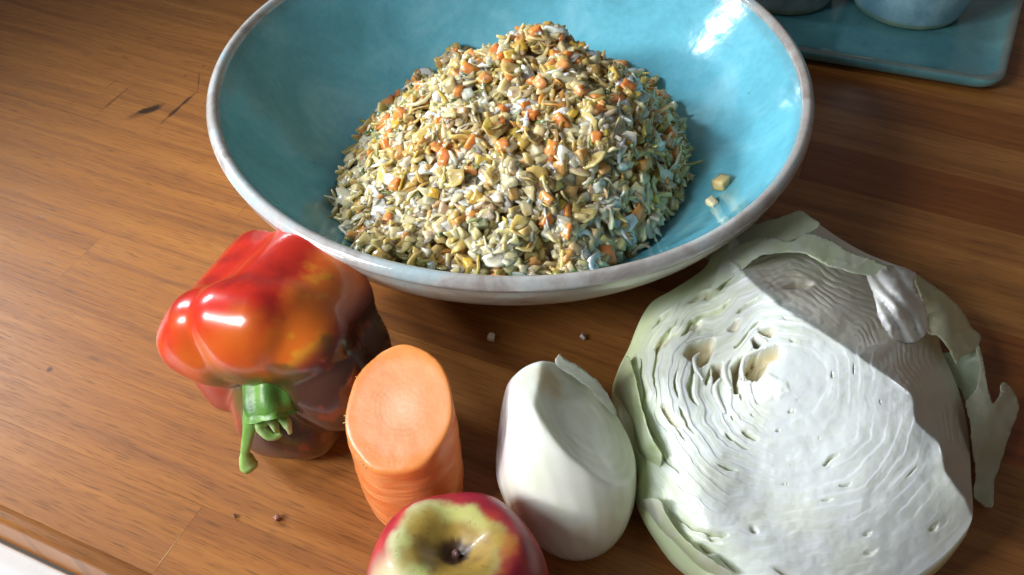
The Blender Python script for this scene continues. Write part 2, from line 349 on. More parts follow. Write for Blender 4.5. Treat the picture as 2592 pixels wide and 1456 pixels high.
part('packed_base', salad, gv[used], [tuple(remap[list(q)]) for q in fm], [SAL], mix((.26, .15, .045), (.44, .30, .11), sm(-.3, .3, fbm(gv[used] * 300, 3))))
PAL = {'cabbage': [(.72, .57, .30), (.64, .46, .18), (.80, .68, .44), (.58, .41, .15), (.68, .50, .22), (.78, .66, .40), (.62, .48, .17)], 'carrot': [(.72, .27, .07), (.76, .33, .11), (.62, .30, .10), (.70, .24, .06)],
       'herb': [(.05, .11, .03), (.09, .16, .05), (.16, .22, .07)], 'onion': [(.62, .47, .33), (.70, .62, .50), (.55, .38, .26)], 'white': [(.82, .82, .70), (.78, .80, .66), (.86, .84, .76)], 'gold': [(.58, .36, .06), (.62, .44, .10)]}
def bit(kind, rng):                                   # one small irregular piece around the origin, metres
    if kind == 'sliver':                              # grated shred, bent along its length
        L, Wd, T = rng.uniform(.009, .018), rng.uniform(.0022, .0038), rng.uniform(.0011, .0019); k1, k2 = rng.uniform(-1.1, 1.1), rng.uniform(-.7, .7); v = []
        for x in np.linspace(-.5, .5, 6):
            a = rng.uniform(.7, 1.2) * (1 - .55 * abs(2 * x) ** 3); c = np.array([x * L, k1 * x * x * L, k2 * x * x * L]); b = rng.uniform(.75, 1.25)
            v += [c + (0, -a * Wd / 2, -b * T / 2), c + (0, a * Wd / 2, -b * T / 2), c + (0, a * Wd / 2 * rng.uniform(.7, 1), b * T / 2), c + (0, -a * Wd / 2 * rng.uniform(.7, 1), b * T / 2)]
        return np.array(v), gridf(4, 6) + [(3, 2, 1, 0), (20, 21, 22, 23)]
    if kind in ('flake', 'herb'):                     # thin ragged wavy leaf scrap
        n = 11; L, Wd, T = (rng.uniform(.009, .016), rng.uniform(.006, .011), rng.uniform(.0007, .0014)) if kind == 'flake' else (rng.uniform(.006, .011), rng.uniform(.0025, .005), .0004)
        th = np.arange(n) / n * 2 * math.pi + rng.uniform(-.2, .2, n); r = rng.uniform(.6, 1.2, n); q = rng.uniform(-1, 1, 4)
        x = np.r_[0, np.cos(th) * r * .5, np.cos(th) * r]; y = np.r_[0, np.sin(th) * r * .5, np.sin(th) * r]; z = .16 * L * (q[0] * x * x + q[1] * y * y + q[2] * x * y) + .05 * L * np.sin(4 * x + 9 * q[3]) * np.cos(3 * y); p = np.stack([x * L / 2, y * Wd / 2, z], -1)
        v = np.vstack([p + (0, 0, T / 2), p - (0, 0, T / 2)]); m = 2 * n + 1; f = []
        for a in range(n):
            b = (a + 1) % n; f += [(0, 1 + a, 1 + b), (1 + a, 1 + n + a, 1 + n + b, 1 + b), (m, m + 1 + b, m + 1 + a), (m + 1 + b, m + 1 + n + b, m + 1 + n + a, m + 1 + a), (1 + n + a, m + 1 + n + a, m + 1 + n + b, 1 + n + b)]
        return v, f
    bm = bmesh.new(); bmesh.ops.create_cube(bm, size=1); d = np.array([rng.uniform(.0055, .0088), rng.uniform(.0048, .0066), rng.uniform(.0034, .0052)])   # small hand cut dice
    for q in bm.verts: q.co = Vector(np.array(q.co) * d * rng.uniform(.65, 1.2, 3))
    bmesh.ops.subdivide_edges(bm, edges=bm.edges[:], cuts=2, use_grid_fill=True); bmesh.ops.smooth_vert(bm, verts=bm.verts[:], factor=.35, use_axis_x=True, use_axis_y=True, use_axis_z=True)
    for q in bm.verts: q.co += Vector(rng.normal(0, .00022, 3))
    bm.verts.index_update(); v = np.array([tuple(q.co) for q in bm.verts]); f = [tuple(q.index for q in g.verts) for g in bm.faces]; bm.free(); return v, f
def rotm(rng, up, tilt):
    z = np.asarray(up) + rng.normal(0, tilt, 3); z /= np.linalg.norm(z); a = rng.normal(size=3); x = a - z * (a @ z); x /= np.linalg.norm(x); return np.stack([x, np.cross(z, x), z], -1)
def heap_normal(x, y):
    e = .004; zx = (HEAP(x + e, y) - HEAP(x - e, y)) / (2 * e); zy = (HEAP(x, y + e) - HEAP(x, y - e)) / (2 * e)
    n = np.stack([-zx, -zy, np.ones_like(zx)], -1); return n / np.linalg.norm(n, axis=-1, keepdims=True)
def sample(n, rng):
    out = []
    while len(out) < n:
        x = rng.uniform(-.16, .16) + BC[0]; y = rng.uniform(-.165, .15) + BC[1]
        if math.hypot(x - BC[0], y - BC[1]) > heap_rim(x, y) - .002: continue
        out.append((x, y))
        if len(out) == n:
            q = np.array(out); z, d = heap_z(q[:, 0], q[:, 1]); k = d > -.0015; out = [tuple(w) for w in q[k]]
    q = np.array(out); z, d = heap_z(q[:, 0], q[:, 1]); return np.c_[q, np.maximum(z, inner_z(np.hypot(q[:, 0] - BC[0], q[:, 1] - BC[1])) + .0012)], heap_normal(q[:, 0], q[:, 1])
BITS = {}                                             # shared meshes for the pieces that can be picked apart
def shared(kind, pal, k):
    key = (kind, pal, k)
    if key not in BITS:
        v, f = bit(kind, RNG); c = np.array(PAL[pal][k % len(PAL[pal])]); BITS[key] = mesh(kind + '_bit', v, f, [SAL], np.clip(c + RNG.normal(0, .02, (len(v), 3)), .01, .9), smooth=True)
    return BITS[key]
def scatter(name, n, kind, pals, tilt, lift, scale):
    p, nn = sample(n, RNG)
    for q, u in zip(p, nn):
        o = link(name, shared(kind, RNG.choice(pals), int(RNG.integers(0, 9))), salad); M = Matrix(rotm(RNG, u, tilt).tolist()).to_4x4()
        o.rotation_euler = M.to_euler(); o.location = Vector(q + u * lift * RNG.uniform(.5, 1.3)) - salad.location; s = RNG.uniform(*scale); o.scale = (s, s, s)
def bulk(name, n, kinds, tilt, lift):
    p, nn = sample(n, RNG); vs, fs, cs = [], [], []; off = 0
    lib = [bit(k, RNG) for k in kinds for _ in range(10)]
    for q, u in zip(p, nn):
        v, f = lib[int(RNG.integers(len(lib)))]; s = RNG.uniform(.85, 1.45); v = (v * s) @ rotm(RNG, u, tilt).T + q + u * (lift * RNG.uniform(-.6, 1.2))
        pal = RNG.choice(['cabbage', 'cabbage', 'cabbage', 'cabbage', 'cabbage', 'onion', 'gold', 'carrot', 'herb', 'white'], p=[.13, .13, .13, .12, .11, .12, .08, .10, .04, .04]); c = np.array(PAL[pal][int(RNG.integers(len(PAL[pal])))]) * RNG.uniform(.85, 1.15); h = float(fbm(q * 70, 2, 17)); c = .9 * (.6 * c + .4 * (np.array((.62, .32, .07)) if h > .10 else np.array((.76, .68, .44)) if h < -.10 else np.array((.58, .42, .15))))
        vs.append(v); fs += [tuple(a + off for a in w) for w in f]; cs.append(np.repeat(c[None], len(v), 0)); off += len(v)
    o = part(name, salad, np.vstack(vs), fs, [SAL], np.vstack(cs), smooth=True); tag(o, kind='stuff')
bulk('chopped_bits', 3000, ['sliver', 'flake', 'flake', 'flake', 'chunk', 'chunk', 'chunk'], .42, .0012)
scatter('cabbage_flake', 210, 'flake', ['cabbage', 'cabbage', 'white', 'cabbage'], .38, .0028, (.85, 1.6))
scatter('cabbage_shred', 170, 'sliver', ['cabbage', 'white', 'onion', 'cabbage'], .35, .0028, (.8, 1.2))
scatter('carrot_piece', 130, 'chunk', ['carrot'], .6, .0026, (.85, 1.5))
scatter('herb_piece', 110, 'herb', ['herb'], .5, .0040, (.6, 1.05))
scatter('onion_piece', 70, 'chunk', ['onion', 'white', 'gold'], .7, .0026, (.75, 1.3))

# ------------------------------------------------------------------ bell pepper
PEP = veg('pepper_skin', .26, .12, (1, .3, .1), .002, 260, .06, .55, .06, .5)
PFL = veg('pepper_flesh', .35, .2, mott=.1)
STEM = veg('pepper_stem_green', .38, .1, (.5, 1, .3), .001, 900, .3, 0, .25)
pz = np.array([-.27, -.88, .22]); pz /= np.linalg.norm(pz); pxv = np.array([.935, -.354, 0]); pxv -= pz * (pxv @ pz); pxv /= np.linalg.norm(pxv); pyv = np.cross(pz, pxv)
PC = P(686, 938, .050); PK = 1.08; PF = np.stack([pxv, pyv, pz], -1)
pepper = thing('bell_pepper', 'red and brown bell pepper half with green stem, lying on its side before the bowl', 'pepper', (PC[0], PC[1], 0))
LOB = [(150, .0275, .0240, .017, 1.12), (99, .0240, .0258, .019, .96), (60, .0240, .0255, .012, .94), (4, .0250, .0240, .011, .94), (209, .0265, .0215, .003, .94), (284, .0205, .0280, .012, .94)]
def pep_sdf(p):
    ds = [capsule(p, (.0, .0, -.07), (0, 0, -.034), .023)]
    for a, c, r, z1, k in LOB:
        d = np.array([math.cos(R(a)), math.sin(R(a)), 0]); t_ = np.array([-d[1], d[0], 0]); fr_ = d * (c + r * .36)
        ds.append(capsule(p, d * c * k + np.array([0, 0, -.05]), d * c + np.array([0, 0, z1 - r * .72]), r))
        ds.append(capsule(p, fr_ - t_ * r * .30 + np.array([0, 0, z1 - r * .45]), fr_ + t_ * r * .30 + np.array([0, 0, z1 - r * .45]), r * .64))
    s = smin(ds, .0016) + .0006 * fbm(p * 45, 2, 6); return np.maximum(s, -(p @ np.array([-.20, .20, .95])) - .036)
v, f, L = star(lambda p: pep_sdf(p / PK), PC, PF, 300, 220, .13); L = L / PK
v[:, 2] = np.maximum(v[:, 2], .0008)

ang = np.degrees(np.arctan2(L[:, 1], L[:, 0])) % 360; rad = np.hypot(L[:, 0], L[:, 1]); nz = fbm(L * 55, 5, 3) + .12 * fbm(L * 500, 2, 4); nz2 = fbm(L * 130, 4, 8)
red, dred, org, yel, brn, olv = (.56, .020, .008), (.36, .012, .008), (.72, .15, .012), (.72, .36, .02), (.075, .026, .016), (.10, .075, .016)
col = mix(red, dred, sm(-.1, .35, nz))
col = mix(col, org, sm(.012, .030, L[:, 2] + .012 * nz) * sm(40, 80, ang) * sm(210, 175, ang) * .8)
oa = sm(38, 52, ang) * sm(84, 60, ang + 26 * nz)
col = mix(col, org, oa); col = mix(col, yel, oa * sm(.0, .4, nz2 + .3 * nz) * .7); col = mix(col, olv, oa * sm(.05, .3, nz) * .7)
dk = np.maximum(sm(54, 36, ang), sm(232, 258, ang)); col = mix(col, brn, dk); col = mix(col, olv, dk * sm(.0, .35, nz) * .7); col = mix(col, (.34, .05, .015), dk * sm(.15, .4, nz2) * .4)
col = mix(col, (.34, .05, .02), sm(190, 205, ang) * sm(262, 240, ang) * .75)
col = mix(col, (.09, .10, .025), sm(.026, .014, rad) * sm(.0, .012, L[:, 2] + .01) * .85)
face = np.abs((L @ np.array([-.20, .20, .95])) + .036) < .0007; fmi = [1 if face[list(q)].all() else 0 for q in f]
col = mix(col, (.72, .30, .10), face * 1.0)
part('flesh', pepper, v, f, [PEP, PFL], col, fm=fmi)
gA, gB, gC = (.05, .16, .025), (.17, .36, .06), (.38, .54, .16)
def stem_piece(name, path, rad, n, ridge, k, ca, cb, parent=pepper):
    sv, sf = tube(path, rad, n, ridge, k); tt = np.repeat(np.linspace(0, 1, len(path)), n); nn = fbm(sv * 190, 3, 4)
    return part(name, parent, sv + (nn * .0019)[:, None] * np.array([.5, .3, .6]), sf, [STEM], mix(ca, cb, np.clip(tt + nn * .9 + .25 * np.tile(np.cos(np.arange(n) / n * 2 * math.pi * k), len(path)), 0, 1)))
def lp(x, y, z): return PC + PF @ np.array([x, y, z])
sb_ = lp(.003, .010, -.010); se_ = P(690, 1056, .047); spath = spline([sb_, sb_ * .7 + se_ * .3 + PF[:, 2] * .006, sb_ * .35 + se_ * .65 + PF[:, 2] * .006, se_ * .9 + sb_ * .1 + PF[:, 2] * .002, se_], 30); nsp = len(spath)
stem_piece('stem', spath, np.interp(np.linspace(0, 1, nsp), [0, .2, .45, .8, .93, 1], [.0160, .0152, .0128, .0114, .0126, .0112]), 48, .085, 6, gA, gB)
E0 = spath[-1]; ex_ = np.array([1.0, 0, 0]); dn_ = np.array([0, -.55, -.83]); 
def ep(x, d, o=0): return E0 + ex_ * x + dn_ * d + np.array([0, -.83, .55]) * o
sq = spline([ep(-.0095, -.004, 0), ep(-.0110, .005, .002), ep(-.0130, .013, .001), ep(-.0148, .019, -.001), ep(-.0150, .025, -.003), ep(-.0135, .029, -.004)], 24)
stem_piece('stem_strip', sq, np.interp(np.linspace(0, 1, len(sq)), [0, .3, .62, .72, .9, 1], [.0040, .0026, .0024, .0036, .0046, .0036]), 14, .06, 3, gB, gC)
for q in ([(.003, -.003, .001), (.0075, .002, .003), (.0080, .008, .001)], [(-.004, -.001, .002), (-.0050, .005, .003), (.0005, .0085, .003), (.0045, .0075, .001)], [(-.0005, -.002, .003), (.0022, .003, .004), (.0030, .006, .002)]):
    sq = spline([ep(*w) for w in q], 12); stem_piece('stem_shred', sq, np.interp(np.linspace(0, 1, len(sq)), [0, .6, 1], [.0026, .0020, .0011]), 10, .35, 2, gB, (.55, .66, .30))
cv, cf = lathe(smooth_prof([(.004, .002), (.010, .0030), (.0150, .0005), (.0185, -.004), (.0170, -.006), (.008, -.005)], 24), 60, (0, 0, 0), lambda r, z, th: (r * (1 + .10 * np.sin(5 * th + .4) + .04 * np.sin(13 * th)), z + .0012 * np.sin(5 * th)))
cvw = cv @ PF.T + lp(.003, .008, -.003); part('calyx', pepper, cvw, cf, [STEM], mix(gA, gB, sm(.010, .019, np.hypot(cv[:, 0], cv[:, 1]))))

# ------------------------------------------------------------------ carrot stub
CAR = veg('carrot_flesh', .36, .35, (1, .45, .2), .004, 500, .16, .15, .06)
CB = P(1056, 1250, 0); lean = P(1010, 1032, .067) - CB; lean /= np.linalg.norm(lean)
carrot = thing('carrot', 'thick peeled orange carrot stub standing on end with slanted pale cut top', 'carrot', tuple(CB))
fn = np.array([-.16, -.42, .89]); fn /= np.linalg.norm(fn); fc = P(1014, 1040, .067) 
cx = np.cross(lean, fn); cx /= np.linalg.norm(cx); CF = np.stack([cx, np.cross(lean, cx), lean], -1); c0 = CB + lean * .028
def car_sdf(p):
    w = c0 + p @ CF.T; q = w - CB; h = q @ lean; rv = q - h[..., None] * lean; r = np.linalg.norm(rv, axis=-1); a = np.arctan2(rv @ CF[:, 1], rv @ CF[:, 0])
    rad = np.interp(h, [0, .02, .05, .09], [.0232, .0256, .0258, .0248]) * (1 + .01 * np.cos(a * 7) + .012 * np.cos(3 * a + 1)) + .0005 * fbm(np.stack([h * 330, np.cos(a) * 1.6, np.sin(a) * 1.6], -1), 3, 14)
    d1 = r - rad; d2 = (w - fc) @ fn + .00018 * fbm(w * 150, 2); d3 = -h
    return -smin([-d1, -d2, -d3], .0006)
v, f, L = star(car_sdf, c0, CF, 300, 220, .09)
w = v; dplane = np.abs((w - fc) @ fn); isf = sm(.0016, .0007, dplane); ctr = np.linalg.norm(w - (fc + np.array([.001, .002, 0])), axis=1)
rays = np.cos(np.arctan2((w - fc) @ np.cross(fn, cx), (w - fc) @ cx) * 26 + 3 * fbm(w * 200))
side = mix((.82, .22, .05), (.87, .31, .10), sm(-.3, .3, fbm(w * np.array([60, 60, 250]), 4)))
facec = mix((.86, .36, .15), (.91, .48, .27), sm(.013, .003, ctr + .002 * fbm(w * 200))); facec = facec * (1 + .07 * rays * sm(.013, .003, ctr) + .05 * np.cos(ctr * 2600) * sm(.019, .012, ctr) - .04 * np.exp(-((ctr - .0105 + .0012 * fbm(w * 90, 2)) / .0008) ** 2))[:, None]; facec = mix(facec, (.84, .27, .05), sm(.0205, .0245, ctr) * .8)
cap_ = part('root', carrot, v, f, [CAR], mix(side, facec, isf))
for k in range(12):                                    # stray fibres of the cut and peel
    a_ = random.uniform(2.2, 4.2); i_ = int(np.argmax(np.where(np.abs((w - fc) @ fn) < .0012, (w - fc) @ (cx * math.cos(a_) + np.cross(fn, cx) * math.sin(a_)), -1))); q = w[i_]; d_ = (q - fc) / np.linalg.norm(q - fc)
    if k == 0: fib_v, fib_f = [], []
    tv, tf = tube([q - d_ * .001, q + d_ * .0006 + fn * .0002, q + d_ * random.uniform(.0006, .0013) + np.array([0, 0, random.uniform(-.001, .001)])], [.0003, .00022, .0001], 5); fib_f += [tuple(x + sum(map(len, fib_v)) for x in g) for g in tf]; fib_v.append(tv)
tag(part('peel_fibre', carrot, np.vstack(fib_v), fib_f, [CAR], np.full((sum(map(len, fib_v)), 3), (.85, .45, .2))), kind='stuff')

# ------------------------------------------------------------------ onion piece
ONI = veg('onion_flesh', .16, .5, (1, 1, .8), .006, 260, .06, .5, .05)
OC = P(1428, 1165, .034)
onion = thing('onion', 'peeled white onion chunk with flat cut sides between the carrot and the cabbage', 'onion', (OC[0], OC[1], 0))
oax = np.array([-.25, .58, .77]); oax /= np.linalg.norm(oax); ox = np.cross((0, 1, 0), oax); ox /= np.linalg.norm(ox); OF = np.stack([ox, np.cross(oax, ox), oax], -1)
OPL = [((-.985, .02, .16), P(1268, 1060, .045)), ((.60, .10, .79), P(1440, 1010, .060)), ((-.1, .25, .96), P(1340, 905, .066))]
def oni_sdf(p):
    w = OC + p @ OF.T; th = np.arctan2(p[..., 1], p[..., 0])
    e = (np.linalg.norm(p / np.array([.0335, .0345, .050]), axis=-1) - 1) * .034 + .00005 * np.cos(26 * th) * sm(.004, .02, np.hypot(p[..., 0], p[..., 1]))
    ds = [-e, w[..., 2] - .0002]
    ly = np.cos(np.linalg.norm(p / np.array([.0335, .0345, .050]), axis=-1) * 70 + 4 * fbm(p * 55, 3, 12))
    for n, q in OPL: n = np.array(n); n = n / np.linalg.norm(n); ds.append(-((w - q) @ n + .0007 * fbm(w * 60, 3, 2) + .00002 * ly))
    return -smin(ds, .00045)
v, f, L = star(oni_sdf, OC, OF, 420, 340, .08); ly = np.cos(np.linalg.norm(L / np.array([.0335, .0345, .050]), axis=-1) * 70 + 4 * fbm(L * 55, 3, 12))
th = np.arctan2(L[:, 1], L[:, 0]); vein = np.cos(26 * th + fbm(L * 60) * 2)
col = mix((.84, .84, .76), (.78, .80, .66), sm(-.2, .3, fbm(v * 45, 3))) * (1 + .035 * vein * sm(-.2, .2, fbm(v * 60, 2)))[:, None]
def dpl(i): n = np.array(OPL[i][0]); n = n / np.linalg.norm(n); return np.abs((v - OPL[i][1]) @ n)
col = mix(col, (.86, .87, .84), sm(.0022, .0010, dpl(0)) * 0); f2 = sm(.0026, .0010, dpl(1)); col = mix(col, mix((.755, .775, .66), (.80, .81, .72), sm(-.9, .9, ly + 1.2 * fbm(v * 130, 3, 6))), f2)
tan_ = sm(.014, .005, np.linalg.norm((v - P(1385, 985, .062)) * np.array([1.3, .9, 1]), axis=1) + .004 * fbm(v * 150, 3, 1)); col = mix(col, (.62, .46, .22), tan_ * .75)
col = mix(col, (.66, .58, .60), sm(.0022, .0008, dpl(0)) * .8)  # left cut face: its shade is tinted in as purple-grey
part('layers', onion, v, f, [ONI], col)

# ------------------------------------------------------------------ apple
APP = veg('apple_skin', .40, .12, (1, .5, .3), .002, 420, .06, .12, .12)
AC = P(1158, 1500, .034); AC[2] = .0355
apple = thing('apple', 'red and green apple with russet stem hollow at the bottom edge of the picture', 'apple', (AC[0], AC[1], 0))
aax = np.array([.0, .24, 1.0]); aax /= np.linalg.norm(aax); ax_ = np.array([1.0, 0, 0]); AF = np.stack([ax_, np.cross(aax, ax_), aax], -1)
prof = smooth_prof([(.0006, .0215), (.0022, .0218), (.0050, .0238), (.0100, .0272), (.017, .0305), (.026, .0298), (.0330, .0210), (.0368, .0060), (.0355, -.0110), (.0290, -.0250), (.0180, -.0320), (.008, -.0310), (.001, -.0270)], 130)
n_ = 260; th = np.arange(n_) / n_ * 2 * math.pi; r = prof[:, 0][:, None] * (1 + (.010 * np.cos(5 * th + .6) + .012 * np.cos(2 * th)) * sm(.004, .02, prof[:, 0])[:, None]); z = prof[:, 1][:, None] + .0006 * np.cos(5 * th + .6) * sm(.004, .02, prof[:, 0])[:, None]
L = np.stack([r * np.cos(th), r * np.sin(th), z], -1).reshape(-1, 3); v = AC + 1.05 * L @ AF.T; v[:, 2] = np.maximum(v[:, 2], .0006); f = gridf(n_, len(prof)); f = [(a, d, c, b) for a, b, c, d in f]
ang = np.degrees(np.arctan2(L[:, 1], L[:, 0])) % 360; rad = np.hypot(L[:, 0], L[:, 1]); nz = fbm(L * 90, 4, 2); nf = fbm(np.stack([np.cos(np.radians(ang)) * 3, np.sin(np.radians(ang)) * 3, rad * 160], -1), 4, 5)
redc = mix((.48, .020, .030), (.30, .012, .03), sm(-.2, .3, nz)); grn = mix((.70, .70, .42), (.60, .64, .22), sm(.028, .017, rad))
ca = np.abs((ang - 200 + 180) % 360 - 180); redm = sm(.0225, .0275, rad + .004 * nf + .006 * sm(60, 130, ca)); redm = np.maximum(redm, sm(.0315, .0345, rad + .002 * nf)); redm = np.maximum(redm, sm(.021, .026, rad + .004 * nf) * sm(50, 20, np.abs((ang - 330 + 180) % 360 - 180)) * .9)
redm = redm * (1 - .75 * sm(50, 10, np.abs((ang - 225 + 180) % 360 - 180)) * sm(.0362, .0325, rad))
col = mix(grn, redc, np.where(L[:, 2] > -.002, redm, 1)); rus = sm(.0290, .0135, rad + .006 * nf + .009 * nz) * (L[:, 2] > 0); rus = rus * (1 - .6 * sm(60, 20, np.abs((ang - 75 + 180) % 360 - 180)) * sm(.01, .014, rad))
col = mix(col, mix((.36, .22, .035), (.20, .105, .02), sm(-.25, .25, nz)), rus * .95); hol = sm(.0078, .0045, rad + .0025 * nf) * (L[:, 2] > 0); col = mix(col, (.07, .032, .014), hol)
spk = (vnoise(L * 900, 4) > .70) * sm(.007, .012, rad) * sm(.028, .02, rad); col = mix(col, (.16, .08, .02), spk * .4)
part('skin', apple, v, f, [APP], col)
sp_ = [AC + AF @ np.array(q) for q in ((.0008, .001, .0205), (.0010, .0004, .0235), (.0004, -.0006, .0255))]; sv, sf = tube(spline(sp_, 10), np.interp(np.linspace(0, 1, 11), [0, .6, 1], [.0013, .0013, .0019]), 10); part('stem', apple, sv, sf, [PFL], np.full((len(sv), 3), (.10, .05, .045)))

# ------------------------------------------------------------------ cabbage half
CAB = veg('cabbage_cut', .30, .6, (1, 1, .75), .007, 300, .05, .15, .05)
def leaf_material():
    m = veg('cabbage_leaf', .34, .3, (1, 1, .6), .003, 300, .08, .1, .07); t = m.node_tree; b = t.nodes['Principled BSDF']; out = t.nodes['Material Output']
    tr = N(t, 'ShaderNodeBsdfTranslucent'); mx = N(t, 'ShaderNodeMixShader'); mx.inputs[0].default_value = .32
    t.links.new(b.inputs['Base Color'].links[0].from_socket, tr.inputs['Color']); t.links.new(b.outputs[0], mx.inputs[1]); t.links.new(tr.outputs[0], mx.inputs[2]); t.links.new(mx.outputs[0], out.inputs['Surface']); return m
LEAF = leaf_material()
outl = [(1560, 985), (1572, 930), (1600, 870), (1625, 805), (1650, 765), (1700, 735), (1755, 700), (1790, 670), (1815, 620), (1860, 590), (1930, 570), (2010, 545), (2060, 560), (2120, 600), (2190, 640), (2260, 668), (2315, 690), (2345, 740), (2370, 830), (2385, 890), (2420, 970), (2440, 1040), (2452, 1120), (2458, 1210), (2462, 1305), (2440, 1350), (2390, 1405), (2330, 1450), (2230, 1520), (2090, 1560), (1950, 1545), (1830, 1480), (1740, 1420), (1690, 1370), (1640, 1290), (1622, 1235), (1628, 1170), (1600, 1120), (1575, 1060)]
outl = round_poly(outl, 6)
ridge = [(1850, 655, .064), (1905, 715, .071), (1960, 765, .076), (2070, 835, .080), (2160, 895, .081), (2240, 950, .080), (2310, 1005, .077), (2318, 1065, .075), (2375, 1120, .070), (2392, 1190, .066), (2440, 1255, .060), (2460, 1300, .052)]
zc = ridge + [(1620, 960, .044), (1650, 850, .046), (1700, 770, .048), (1665, 1060, .046), (1700, 1160, .045), (1690, 1260, .040), (1760, 1380, .036), (1880, 1480, .034), (2080, 1545, .033), (2250, 1495, .035), (2400, 1390, .042), (1560, 985, .020), (1572, 930, .020), (1605, 870, .030), (1610, 1120, .026), (1630, 1240, .026), (1680, 1345, .024), (1780, 1445, .026),
            (1650, 765, .036), (1755, 700, .044), (1900, 950, .066), (2000, 1000, .070), (1800, 1000, .056), (2050, 1200, .058), (2200, 1150, .068), (2250, 1300, .056), (1900, 1250, .049), (2050, 1400, .044), (1800, 850, .058),
            (1930, 575, .050), (2020, 550, .046), (2190, 640, .026), (2300, 690, .022), (2000, 660, .056), (2150, 740, .054), (2220, 850, .060), (2300, 890, .050), (2350, 960, .048), (2390, 1080, .044), (2380, 880, .022), (2430, 1010, .020), (2450, 1150, .024), (2458, 1240, .034)]
zc = np.array(zc); NRG = len(ridge)
core = np.array([1985.0, 985.0])
na, nr = 800, 230
cen = np.array([2020.0, 1010.0]); pa = np.unwrap(np.arctan2(outl[:, 1] - cen[1], outl[:, 0] - cen[0])); pr = np.hypot(outl[:, 0] - cen[0], outl[:, 1] - cen[1])
s_ = np.sign(pa[-1] - pa[0]); o_ = np.argsort(pa); pa, pr = pa[o_], pr[o_]; pa = np.r_[pa - 2 * math.pi, pa, pa + 2 * math.pi]; pr = np.r_[pr, pr, pr]
th = np.arange(na) / na * 2 * math.pi - math.pi; ro = np.interp(th, pa, pr)
tt = np.linspace(0, 1, nr) ** .75
X = cen[0] + tt[:, None] * ro * np.cos(th); Y = cen[1] + tt[:, None] * ro * np.sin(th)
ridx = np.array([(a, b) for a, b, _ in ridge], float)
def right_side(x, y):                                 # signed pixels past the crest
    yy = np.interp(x, ridx[:, 0], ridx[:, 1]); dx = np.interp(y, ridx[:, 1], ridx[:, 0]); return np.minimum(x - dx, yy - y)
RS = right_side(X, Y); left = sm(22, -4, RS)
zs = right_side(zc[:, 0], zc[:, 1]); isr = np.arange(len(zc)) < NRG
zl = zc[isr | (zs < 0)]; zr = zc[isr | (zs > 0)]
base = np.where(RS < 0, TPS(zl[:, :2], zl[:, 2], 2e-5)(X, Y), TPS(zr[:, :2], zr[:, 2], 2e-5)(X, Y))
for _ in range(3): base = (base * 2 + np.roll(base, 1, 1) + np.roll(base, -1, 1) + np.vstack([base[:1], base[:-1]]) + np.vstack([base[1:], base[-1:]])) / 6
# sharper crest: pull the surface down on the far side
ex = (X - core[0]) / 1.0; ey = (Y - core[1]) / .92
wx = 46 * fbm(xyz(X, Y) / 170, 3, 11); wy = 46 * fbm(xyz(X, Y) / 170, 3, 21)
rho = np.hypot(ex + wx, ey + wy); phi = np.arctan2(ey, ex)
rho = rho + 14 * fbm(xyz(X, Y) / 55, 3, 31)
sp = 34.0; ph = rho / sp; fr = ph - np.floor(ph); lid = np.floor(ph)
gm = vnoise(xyz(lid * 3.1 + np.cos(phi) * 2.6, np.sin(phi) * 2.6 + lid * 1.7, lid), 5)          # where a gap opens along a layer
gm2 = vnoise(xyz(lid * 5.3 + np.cos(phi) * 7, np.sin(phi) * 7, lid * 2), 15)
edge_d = (1 - tt)[:, None] * ro                      # pixels inside the outline
inner = sm(14, 40, edge_d) * sm(60, 120, rho)
lft = sm(-.2, .5, -np.cos(phi - R(25)))               # left and upper side have more open layers
wgap = np.clip(sm(.12, .65, gm + .55 * gm2 - .56 + .72 * lft), 0, 1) * .23
gap = np.exp(-((fr - .5) / (wgap * .5 + 1e-3)) ** 4) * (wgap > .02) * inner * sm(-10, -70, RS)
saw = (1 - fr) * sm(0, .12, fr)
pat = sm(-.25, .35, fbm(xyz(X, Y) / 85, 2, 67)); amp = (.10 + .35 * pat * (1 - lft) + .9 * lft) * inner * sm(60, -10, RS)
disp = .0008 * saw * amp + .0011 * fbm(xyz(X, Y) / 90, 4, 41) * sm(0, 60, edge_d) + .00018 * fbm(xyz(X, Y) / 18, 3, 51) - .0034 * gap * sm(0, .1, wgap)
